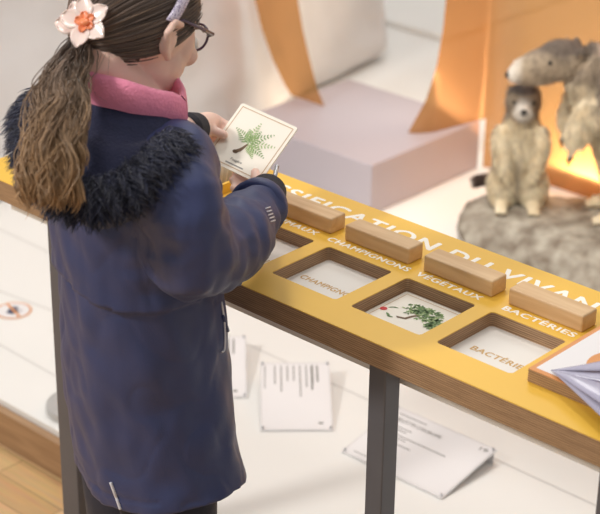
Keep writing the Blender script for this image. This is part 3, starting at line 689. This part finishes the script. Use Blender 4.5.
# right hand at the lower right corner of the card
pr = K(.062, -.052, -.004)
mb.ell(pr, (.020, .024, .020), None, 18, 12); mb.tube([at(268, 194, 2.36), pr], [.019, .019], 14)
finger([pr+CX*.0-CY*.002+CN*.008, K(.052, -.052, .014), K(.040, -.040, .0085)], .0088, .0068)
for k, (y0, L) in enumerate(((.004, .040), (-.008, .046), (-.019, .044), (-.029, .034))):
    finger([pr+CY*(y0+.010)-CN*.006, K(.050, -.046+y0, -.018), K(.050-L*.55, -.042+y0*1.1, -.0155), K(.050-L, -.038+y0*1.1, -.0088)], .0082, .0062)
# left hand at the left edge of the card
pl = K(-.080, .0, -.004)
mb.ell(pl, (.019, .022, .018), None, 18, 12)
finger([pl+CN*.006-CY*.008, K(-.062, -.012, .013), K(-.040, -.009, .0085)], .0088, .0070)
for k, (y0, L) in enumerate(((.012, .040), (.001, .044), (-.010, .040), (-.021, .032))):
    finger([pl+CY*(y0+.002)-CN*.004, K(-.064, y0+.003, -.016), K(-.064+L*.55, y0+.004, -.0155), K(-.064+L, y0+.004, -.0088)], .0082, .0062)
bme = remesh(mb, .0026, 3)
body = gp(link('body', bme, SKIN))
for s in (-1, 1):
    gp(MB().ell(H(s*.030, .0865, -.012), (.0105, .0105, .0105), None, 18, 12).build('eye', mat('eye_white', srgb(235, 232, 228), .2, .02, 40), None)); gp(MB().ell(H(s*.030, .0945, -.014), (.005, .004, .005), None, 14, 10).build('iris', DARKM, None))
    gp(MB().tube([H(s*.016, .094, .010), H(s*.032, .094, .014), H(s*.048, .084, .009)], [.002, .0026, .0014], 8).build('eyebrow', BARK, None))

# leggings and boots
for s in (-1, 1):
    gp(MB().tube([B(s*.045, 0, .55), B(s*.055, .004, .40), B(s*.055, .0, .31), B(s*.052, -.01, .20), B(s*.05, -.01, .10)], [.074, .062, .051, .047, .040], 24).build('legging', LEGM, None))
    b2 = MB().tube([B(s*.05, -.05, .040), B(s*.05, -.02, .045), B(s*.052, .03, .036), B(s*.055, .085, .028), B(s*.055, .10, .026)], [.028, .040, .034, .026, .014], 18); b2.tube([B(s*.05, -.012, .04), B(s*.05, -.012, .14)], [.038, .045], 18)
    bt = remesh(b2, .004, 3); v, n = get_vn(bt); v[:, 2] = np.maximum(v[:, 2], .002); set_v(bt, v); gp(link('boot', bt, BLACK))

# coat: torso and sleeves as one remeshed cloth surface
def ring_loft(mb, secs, n=48):
    V, F = [], []
    for (cx, cy, z, rx, ry) in secs:
        for k in range(n):
            q = 2*PI*k/n; c, s = math.cos(q), math.sin(q); ex = .88
            l = rx*math.copysign(abs(c)**ex, c); f = ry*math.copysign(abs(s)**ex, s)
            V.append((cx+l*math.cos(BT)+f*math.sin(BT), cy-l*math.sin(BT)+f*math.cos(BT), z))
    m = len(secs)
    for i in range(m-1):
        for k in range(n): F.append((i*n+k, i*n+(k+1) % n, (i+1)*n+(k+1) % n, (i+1)*n+k))
    V.append(secs[0][:3]); V.append(secs[-1][:3])
    for k in range(n): F.append((len(V)-2, (k+1) % n, k)); F.append((len(V)-1, (m-1)*n+k, (m-1)*n+(k+1) % n))
    mb.add(V, F)
HEM, WST = .497, .812
mb = MB()
secs = smooth_path([(.117, -.190, HEM, .137, .106), (.110, -.194, .56, .130, .104), (.101, -.199, .68, .121, .100), (.097, -.201, WST, .119, .098), (.098, -.203, .86, .123, .099), (.100, -.205, .93, .124, .098), (.100, -.205, .975, .112, .088), (.100, -.205, 1.005, .088, .076), (.100, -.205, 1.030, .062, .060)], 30)
ring_loft(mb, secs)
mb.tube(smooth_path([B(.06, -.01, .965), RS, RU, RE], 16), smooth_path([[.05], [.060], [.058], [.054]], 16)[:, 0], 26)
mb.tube(smooth_path([RU*.35+RE*.65, RE, RF_, RW], 16), smooth_path([[.050], [.055], [.052], [.034]], 16)[:, 0], 26)
mb.tube(smooth_path([B(-.06, -.01, .965), LS, LE], 14), smooth_path([[.05], [.056], [.050]], 14)[:, 0], 24)
mb.tube(smooth_path([LS*.4+LE*.6, LE, LE*.45+LW*.55, LW], 14), smooth_path([[.046], [.050], [.043], [.030]], 14)[:, 0], 24)
cme = remesh(mb, .0045, 4); v, n = get_vn(cme)
arm_axis = np.array([RU, RE, RF_, RW])
for i in range(len(v)):
    p = Vector(v[i]); zz_ = p.z; d = 0.0
    side = abs(v[i] @ RIGHT)
    # broad soft folds, finer diagonal wrinkles
    q = Vector((p.x*1.0, p.y*1.0, p.z*.45))
    d += .0095*mn.noise(q*12+Vector((2.1, 0, 0)))+.0045*mn.noise(Vector((p.x+p.z*.5, p.y, p.z*.55-p.x*.4))*30)
    cr = abs(mn.noise(Vector((p.x*1.2+p.z*.35, p.y*1.2, p.z*.8-p.x*.5))*15+Vector((5, 2, 0)))); d -= .0011*max(0, .14-cr)/.14
    t = min(np.linalg.norm(v[i]-a) for a in (RE, RF_, (RE+RF_)/2, RW))
    if t < .085 and v[i] @ FWD < RW @ FWD+.05:      # gathered creases at the elbow and forearm
        ax_ = (RW-RE)/np.linalg.norm(RW-RE); u = (v[i]-RE) @ ax_
        d += .0042*(1-t/.085)*math.sin(u*115+6*mn.noise(p*11))+.003*mn.noise(p*45)
    core = math.hypot(p.x-.1, p.y+.2) < .135
    if core and zz_ < WST+.1:
        s = zz_-(WST+.006*math.sin(p.x*25))
        d += (.0065*math.exp(-s/.045) if s >= 0 else -.002*math.exp(s/.02))
        if s > 0: d += .0018*mn.noise(Vector((math.atan2(p.y+.2, p.x-.1)*9, 0, zz_*8)))*math.exp(-s/.04)
        hb = zz_-(HEM+.024)
        d -= .0022*math.exp(-(hb/.0028)**2)
    v[i] += n[i]*d
# hem rises a little at the sides, keeps clear of the table
for i in range(len(v)):
    if math.hypot(v[i, 0]-.11, v[i, 1]+.2) < .16 and v[i, 2] < HEM+.10:
        l = (v[i, 0]-.11)*math.cos(BT)-(v[i, 1]+.2)*math.sin(BT); w = (HEM+.10-v[i, 2])/.10
        v[i, 2] += .020*w*(abs(l)/.13)**2
    if .70 < v[i, 2] < .76 and v[i, 1] > -.062: v[i, 1] = -.062
set_v(cme, v)
coat = gp(link('coat', cme, NAVY))
from mathutils.bvhtree import BVHTree
CB = BVHTree.FromPolygons([tuple(p) for p in v], [tuple(p.vertices) for p in cme.polygons])
def on_coat(px, py, off=.001):
    d = RIGHT*(px-300)/CF-UP*(py-257)/CF+FWD; d /= np.linalg.norm(d); h = CB.ray_cast(Vector(CPOS), Vector(d))
    if h[0] is None: return None
    return np.array(h[0])+np.array(h[1])*off*(1 if np.array(h[1]) @ d < 0 else -1)
def coat_line(name, pts, r, m):
    P = [on_coat(*q) for q in smooth_path(pts, 22)]; P = [p for p in P if p is not None]
    if len(P) < 4: return
    P = np.array(P); P[1:-1] = (P[:-2]+P[1:-1]*2+P[2:])/4
    o = MB().tube(P, r, 8).build(name, m, None); o.parent = coat; return o
coat_line('hem_slit_tape', [(111, 482), (116, 495), (121, 509)], .0022, TAPE)
coat_line('front_zip', [(221, 302), (224, 325), (224, 348), (221, 352)], .0014, TAPE)
coat_line('pocket_seam', [(222, 316), (229, 336), (232, 350), (236, 378)], .0022, NAVY)

# ribbed cuffs, sleeve hems and the small stitched mark
def cuff(a, b, r0, r1, name='rib_cuff', m=BLACK):
    p = np.array([a*(1-t)+b*t for t in np.linspace(0, 1, 9)]); rr = np.linspace(r0, r1, 9); rr[-1] *= .9
    o = MB().tube(p, rr, 28).build(name, m, None); o.parent = coat; return o
cuff(at(262, 203, 2.315), at(269, 189, 2.355), .032, .025)
cuff(LW+(LE-LW)*.02, LW+(K(-.078, .0, -.003)-LW)*.45, .027, .022)
d_ = (RW-RF_)/np.linalg.norm(RW-RF_)
sh_ = MB().tube([RW-d_*.022, RW-d_*.018, RW-d_*.002, RW+d_*.002], [.036, .0405, .038, .034], 28).build('sleeve_hem', NAVY, None); sh_.parent = coat
mk = MB()
for k in range(5):
    a = on_coat(265+1.3*k, 209+3.2*k, .0012); b = on_coat(269.5+1.2*k, 207.5+3.2*k, .0012)
    if a is not None and b is not None and np.linalg.norm(a-b) < .03: mk.tube([a, b], .0009, 6)
if mk.v: o = mk.build('sleeve_mark', TAPE, None); o.parent = coat
o = MB().tube([at(274, 181, 2.36), at(277, 166, 2.375)], [.0032, .0032], 10).build('zip_pull', SILVER, None); o.parent = coat

# pink collar
cv = []
COLL = smooth_path([(.066, .036), (.072, .0), (.058, -.046), (.012, -.068), (-.036, -.060), (-.060, -.025), (-.062, .02), (-.035, .055), (.02, .062), (.066, .036)], 48)
V, F = [], []
prof = [(1.0, -.034), (1.07, -.016), (1.06, -.003), (1.04, .010), (.96, .017), (.90, .010), (.86, -.006), (.84, -.02)]
for i, (l, f) in enumerate(COLL):
    for (k, dz) in prof:
        p = B(l*k, -.006+f*k, 1.083+dz*.8+.002*math.sin(i*.7)-.14*(.6*l+.8*f)-5.5*max(0, .6*l+.8*f)**2); V.append(p)
m_ = len(prof)
for i in range(len(COLL)-1):
    for k in range(m_-1): F.append((i*m_+k, (i+1)*m_+k, (i+1)*m_+k+1, i*m_+k+1))
gp(pydata('pink_collar', V, F, PINK, None, True))

# hood lying on the back, with fleece lining and fur rim
RIMW = smooth_path([at(170, 147, 2.06), at(162, 157, 2.04), at(132, 182, 2.025), at(98, 196, 2.015), at(66, 188, 2.03), at(45, 162, 2.07), at(36, 134, 2.13), at(38, 114, 2.21), at(50, 102, 2.28)], 60)
def inB(P): x, y = P[0]-AX[0], P[1]-AX[1]; return (x*math.cos(BT)-y*math.sin(BT), x*math.sin(BT)+y*math.cos(BT), P[2])
RIM = [inB(p) for p in RIMW]
V, F = [], []; rows = 12
for i, (l, f, z) in enumerate(RIM):
    t = i/(len(RIM)-1); a = math.atan2(f, l)
    ang = math.radians(38)-t*math.radians(275-20)
    nl, nf = .058*math.cos(ang), .058*math.sin(ang)-.006; nz_ = 1.066-.24*(.6*nl+.8*nf)
    for k in range(rows):
        w = k/(rows-1)
        if k < rows-3:
            w2 = k/(rows-4); p = np.array([nl+(l-nl)*w2, nf+(f-nf)*w2, nz_+(z+.012-nz_)*w2]); p[2] += -.016*math.sin(PI*w2)*.6+.007*math.sin(w2*9+t*7)*math.sin(PI*w2)
        else:
            j = k-(rows-4); p = np.array([l, f, z])*1; p[0] *= (1.04, .98, .80)[j-1]; p[1] *= (1.04, .98, .80)[j-1]; p[2] += (-.008, -.035, -.06)[j-1]
        q = B(*p); q += .004*np.array(mn.noise_vector(Vector(q)*22)); V.append(q)
for i in range(len(RIM)-1):
    for k in range(rows-1): F.append((i*rows+k, (i+1)*rows+k, (i+1)*rows+k+1, i*rows+k+1))
hood = gp(pydata('hood', V, F, NAVY2, None, True))
rimw = np.array([B(*p) for p in RIM])
mb = MB().tube(rimw, [.014+.003*math.sin(i*.9) for i in range(60)], 14); me = bpy.data.meshes.new('fur_trim'); me.from_pydata(mb.v, [], mb.f); me.update(); me.shade_smooth(); set_col(me, np.tile(np.array(srgb(30, 32, 50)[:3]), (len(me.vertices), 1)))
ft = link('fur_trim', me, FURM); ft.parent = hood
def fur_rim(n):
    u = rng.uniform(0, 58.99, n); i = u.astype(int); f = (u-i)[:, None]; P = rimw[i]*(1-f)+rimw[i+1]*f; T_ = rimw[i+1]-rimw[i]; T_ /= np.linalg.norm(T_, axis=1, keepdims=True)
    c0 = B(0, 0, .99); out = P-c0; out[:, 2] = 0; out -= (out*T_).sum(1, keepdims=True)*T_; out /= np.linalg.norm(out, axis=1, keepdims=True)
    th = rng.uniform(-1.5, 2.6, n)[:, None]
    upv = np.cross(T_, out); upv *= np.sign(upv[:, 2:3])
    N = out*np.cos(th)+upv*np.sin(th); a = P+N*.012
    L = rng.uniform(.016, .040, (n, 1)); lock = np.floor(u*2.2)[:, None]
    flow = out*.55+np.array([0, 0, -.55])+T_*(.75*np.sin(lock*2.7))
    k = 6; pts = [a]; 
    for j in range(1, k):
        t = j/(k-1); D = N*(1-t)*.95+flow*(.25+t*.9)+rng.normal(size=(n, 3))*.10; D /= np.linalg.norm(D, axis=1, keepdims=True); pts.append(pts[-1]+D*L/(k-1))
    c = np.array(srgb(34, 37, 60)[:3])*rng.uniform(.5, 1.7, (n, 1))+np.where(rng.random((n, 1)) < .07, .07, 0)
    return np.stack(pts, 1), np.repeat(c[:, None], k, 1)
P_, C_ = fur_rim(11000)
o = strands('fur', P_, [.0008, .0008, .0007, .0006, .0004, .0001], C_, FURM, ft)

# ---------------------------------------------------------------- hair
HB = np.array(srgb(116, 98, 87)[:3]); HD = np.array(srgb(80, 66, 58)[:3]); HT = np.array(srgb(186, 148, 108)[:3])
er = np.array([.078, .099, .102])
def hair_ok(u):
    x, y, z = u            # unit direction in the head frame
    if y > .62-.10*abs(x): return False
    if z < -.62: return False
    if z < -.10: return y < -.18-.15*(z+.10)*-1-.25*max(0, -z-.1)*0
    if z < .12: return y < .0+.0*z or (y < .42 and z > .0)
    return True
V, F = [], []; nu, nv = 64, 40
for i in range(nv+1):
    ph = PI*i/nv
    for k in range(nu):
        q = 2*PI*k/nu; V.append((math.sin(ph)*math.cos(q), math.sin(ph)*math.sin(q), math.cos(ph)))
for i in range(nv):
    for k in range(nu):
        f = (i*nu+k, (i+1)*nu+k, (i+1)*nu+(k+1) % nu, i*nu+(k+1) % nu)
        if all(hair_ok(V[j]) for j in f): F.append(f)
PV = [H(*(np.array(u)*er*.985)) for u in V]
hme = bpy.data.meshes.new('hair'); hme.from_pydata([tuple(p) for p in PV], [], F); hme.update(); hme.shade_smooth(); set_col(hme, np.tile(HD, (len(PV), 1)))
hair = gp(link('hair', hme, HAIR))
PB = at(88, 36, 2.098)           # where the ponytail is gathered
ub = np.linalg.inv(np.stack([HR, HF, HU], 1)) @ (PB-HC); ub = ub/(er*HS); ub /= np.linalg.norm(ub)
paths, cols = [], []; tries = 0
while len(paths) < 3600 and tries < 60000:
    tries += 1; u = rng.normal(size=3); u /= np.linalg.norm(u)
    if not hair_ok(u): continue
    k = 14; dot = float(np.clip(u @ ub, -1, 1)); om = math.acos(dot)
    if om < .08 or om > 2.9: continue
    span = rng.uniform(.45, 1.0); t0 = 0 if rng.random() < .5 else rng.uniform(0, .5); ts = np.linspace(t0, min(1, t0+span), k)
    sl = np.array([(math.sin((1-t)*om)*u+math.sin(t*om)*ub)/math.sin(om) for t in ts])
    lift = 1.0+.012*rng.random()+.010*np.sin(np.linspace(0, PI, k))*rng.random()
    sl = sl*(er*HS*lift[:, None])
    paths.append(HC+sl[:, 0:1]*HR+sl[:, 1:2]*HF+sl[:, 2:3]*HU+rng.normal(size=3)*.0006)
    g = rng.uniform(0, 1); base = HB*(1-g)+HD*g; base = base*rng.uniform(.7, 1.35)+(HT*.18 if rng.random() < .18 else 0); cols.append(np.tile(base, (k, 1)))
o = strands('hair_strands', paths, np.concatenate([[.0004], np.full(12, .0009), [.0005]]), cols, HAIR, hair)
# ponytail
PC = np.array([at(86, 34, 2.090), at(76, 52, 2.060), at(67, 76, 2.030), at(61, 104, 2.005), at(57, 134, 1.985), at(53, 164, 1.972), at(49, 192, 1.968), at(48, 214, 1.975)])
PRr = np.array([.008, .015, .021, .026, .029, .031, .034, .036])
nl, per, k = 84, 36, 38
tipx = rng.uniform(-.95, .95, 9); ts = np.linspace(0, 1, k); ctr = smooth_path(PC, k); rad = np.interp(ts, np.linspace(0, 1, 8), PRr)
Dn = -FWD; Sx = RIGHT; paths, cols = [], []
for j in range(nl):
    a = rng.uniform(0, 2*PI); r0 = math.sqrt(rng.uniform(.02, 1)); lx, ly = r0*math.cos(a), r0*math.sin(a)*.55
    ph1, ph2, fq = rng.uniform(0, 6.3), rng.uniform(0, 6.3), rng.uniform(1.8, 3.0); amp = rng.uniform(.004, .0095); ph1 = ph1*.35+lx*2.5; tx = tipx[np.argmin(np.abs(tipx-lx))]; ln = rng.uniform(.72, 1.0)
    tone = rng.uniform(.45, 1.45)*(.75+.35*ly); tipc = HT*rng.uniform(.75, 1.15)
    tt = ts*ln; cj = np.stack([np.interp(tt, ts, ctr[:, c]) for c in range(3)], 1); rj = np.interp(tt, ts, rad)
    wx = amp*np.sin(fq*2*PI*ts+ph1)*np.minimum(1, ts*2.2); wy = amp*.7*np.sin(fq*2*PI*ts+ph2)*np.minimum(1, ts*2.2)
    for _ in range(per):
        stray = 3.2 if rng.random() < .06 else 1.0; ox, oy = rng.normal(size=2)*.085*stray; sp = 1-.6*ts**2; lxx = lx+(tx-lx)*.75*ts**2
        off = ((lxx+ox*sp)*rj+wx*(1+.2*rng.normal()))[:, None]*Sx+((ly+oy*sp)*rj+wy)[:, None]*Dn
        jit = np.cumsum(rng.normal(size=(k, 3))*.00035*stray, 0)
        l2 = rng.uniform(.9, 1.0); n2 = max(8, int(k*l2)); 
        P = cj+off+jit; P = np.stack([np.interp(np.linspace(0, l2, k), ts, P[:, c]) for c in range(3)], 1); paths.append(P)
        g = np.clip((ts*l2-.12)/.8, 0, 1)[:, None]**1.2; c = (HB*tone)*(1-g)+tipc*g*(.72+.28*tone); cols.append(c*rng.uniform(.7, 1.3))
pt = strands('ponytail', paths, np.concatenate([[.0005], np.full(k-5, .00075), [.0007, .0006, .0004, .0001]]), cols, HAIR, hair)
# loose flyaway hairs by the neck
paths, cols = [], []
for j in range(12):
    a = H(rng.uniform(-.02, .05), -.075, -.06+rng.uniform(-.01, .012)); b = a+np.array([rng.uniform(-.02, .02), -.015, -.05])+rng.normal(size=3)*.008
    m_ = (a+b)/2+rng.normal(size=3)*.008; paths.append(smooth_path([a, m_, b], 10)); cols.append(np.tile(HB*1.2, (10, 1)))
strands('loose_hair', paths, np.linspace(.00025, .0001, 10), cols, HAIR, hair)

# headband
V, F = [], []; nn_ = 40
for i in range(nn_+1):
    a = .06+(PI-.12)*i/nn_; c, s = math.cos(a), math.sin(a)
    for (dy, dr) in ((-.0075, .0), (-.0065, .0024), (0, .0034), (.0065, .0024), (.0075, .0)):
        x = (.0815+dr)*c; z = (.107+dr)*s; y = -.026+.054*max(0, s)+dy; z += -.004
        V.append(H(x, y, z))
for i in range(nn_):
    for k in range(4): F.append((i*5+k, (i+1)*5+k, (i+1)*5+k+1, i*5+k+1))
hb = gp(pydata('headband', V, F, LILAC, None, True)); md = hb.modifiers.new('s', 'SOLIDIFY'); md.thickness = .002

# glasses
gl = gp(MB().tube([H(-.012, .099, .006), H(0, .103, .009), H(.012, .099, .006)], .0016, 8).build('glasses', FRAMEM, None))
for s in (-1, 1):
    cx, cy, cz = s*.033, .098, .000
    ring = [H(cx+.0215*math.cos(q), cy-.010*abs(cx+.0215*math.cos(q))/.05*.9, cz+.0185*math.sin(q)) for q in np.linspace(0, 2*PI, 33)]
    o = MB().tube(ring, .0017, 8).build('frame', FRAMEM, None); o.parent = gl
    lens = pydata('lens', ring[:-1]+[H(cx, cy-.006, cz)], [(i, (i+1) % 32, 32) for i in range(32)], LENS, None, True); lens.parent = gl
    o = MB().tube([H(s*.054, .088, .006), H(s*.066, .082, .009), H(s*.0755, .045, .010), H(s*.0800, .0, .010), H(s*.079, -.020, -.004)], [.0026, .0028, .0024, .0021, .0018], 8).build('temple_arm', FRAMEM, None); o.parent = gl

# flower clip at the root of the ponytail
FC = at(86, 23, 2.035); fx, fy, fz = RIGHT, UP, -FWD
fz = (-FWD*.9+UP*.2-RIGHT*.25); fz /= np.linalg.norm(fz); fx = np.cross(UP, fz); fx /= np.linalg.norm(fx); fy = np.cross(fz, fx)
clip = gp(MB().ell(FC+fz*.003, (.0075, .0075, .005), None, 16, 10).build('flower_clip', PETALC, None))
def petal(a, L, w, mtl, z0=.0, name='petal', c0=FC, lift=.35):
    V, F = [], []; nu, nv = 10, 9
    for i in range(nu):
        t = i/(nu-1); ww = w*math.sin(PI*min(1, .12+.80*t))**.6*(.35+.65*min(1, t*2)) if t < .99 else w*.25
        for j in range(nv):
            s = -1+2*j/(nv-1); r = L*(t-.12*t*abs(s)**2); x = math.cos(a)*r-math.sin(a)*ww*s; y = math.sin(a)*r+math.cos(a)*ww*s
            z = z0+L*lift*t*(1-.55*t)+.002*s*s
            V.append(c0+fx*x+fy*y+fz*z)
    for i in range(nu-1):
        for j in range(nv-1): F.append((i*nv+j, (i+1)*nv+j, (i+1)*nv+j+1, i*nv+j+1))
    o = pydata(name, V, F, mtl, None, True); o.parent = clip; m = o.modifiers.new('s', 'SOLIDIFY'); m.thickness = .0012; return o
for a in (98, 32, -38, -104, 165): petal(math.radians(a), .033, .0125, PETAL)
for a in (98, 32, -38, -104, 165): petal(math.radians(a), .0135, .0052, PETALC, .0022, 'petal_centre')
petal(math.radians(172), .034, .013, PETAL, -.006, 'petal', FC-fx*.010-fz*.006); petal(math.radians(115), .034, .012, PETAL, -.006, 'petal', FC-fx*.008-fz*.006)

# ---------------------------------------------------------------- the card in her hands
hc = thing('picture_card', 'cream card with a green fern drawing held up in both hands', 'card', CC)
KM = Matrix(((CX[0], CY[0], CN[0], CC[0]), (CX[1], CY[1], CN[1], CC[1]), (CX[2], CY[2], CN[2], CC[2]), (0, 0, 0, 1)))
hc.matrix_world = KM
poly_slab('card_sheet', [rrect(-.051, -.051, .051, .051, .004)], [], -.0012, .0012, CARD, hc)
KT = T((0, 0, .0012))
flat('border_line', frame4(.102, .102, .0045, .0012), TAN, hc, KT)
fr = [[], [], []]; ox, oy = -.002, -.004
def frond(x, y, a, L, w, k, bend=0):
    n = 8
    for i in range(n):
        t = (i+1)/n; aa = a+bend*t; px, py = x+math.cos(a+bend*t*.5)*L*t, y+math.sin(a+bend*t*.5)*L*t
        for sg_ in (-1, 1): fr[k].append(leafp(px, py, aa+sg_*1.0, 1.3*w*(1.12-t)*min(1, .5+t*2), .0010))
    fr[k].append([(x, y), (x+math.cos(a+bend*.5)*L, y+math.sin(a+bend*.5)*L), (x+.0006, y+.0006)])
for a, L, w, k, b in ((2.5, .034, .010, 0, .35), (1.75, .036, .010, 1, -.3), (.95, .040, .009, 0, -.3), (.35, .042, .009, 1, -.1), (-.10, .036, .009, 0, -.3), (-.55, .026, .008, 1, -.3), (2.0, .024, .009, 2, .1), (1.2, .026, .009, 2, .2)): frond(ox, oy, a, L, w, k, b)
fl_ = flat('fern_print', fr[0], LEAF[0], hc, KT, .0005); flat('pale_fronds', fr[1], LEAF[1], fl_, KT, .0006); flat('dark_fronds', fr[2], LEAF[0], fl_, KT, .0004)
flat('root_print', [[(-.010, -.024), (-.004, -.018), (.0, -.004), (-.003, -.004), (-.008, -.014), (-.016, -.022)], disc(-.012, -.022, .0045, 12, .003)], BARK, hc, KT, .0004)
text('caption', 'Fougère', GREYTXT, hc, .020, .0042, KT @ T((-.011, -.036, .0004)), .01)
flat('caption_line', [bar(-.016, -.0425, .016, -.0405)], GREYTXT, hc, KT)
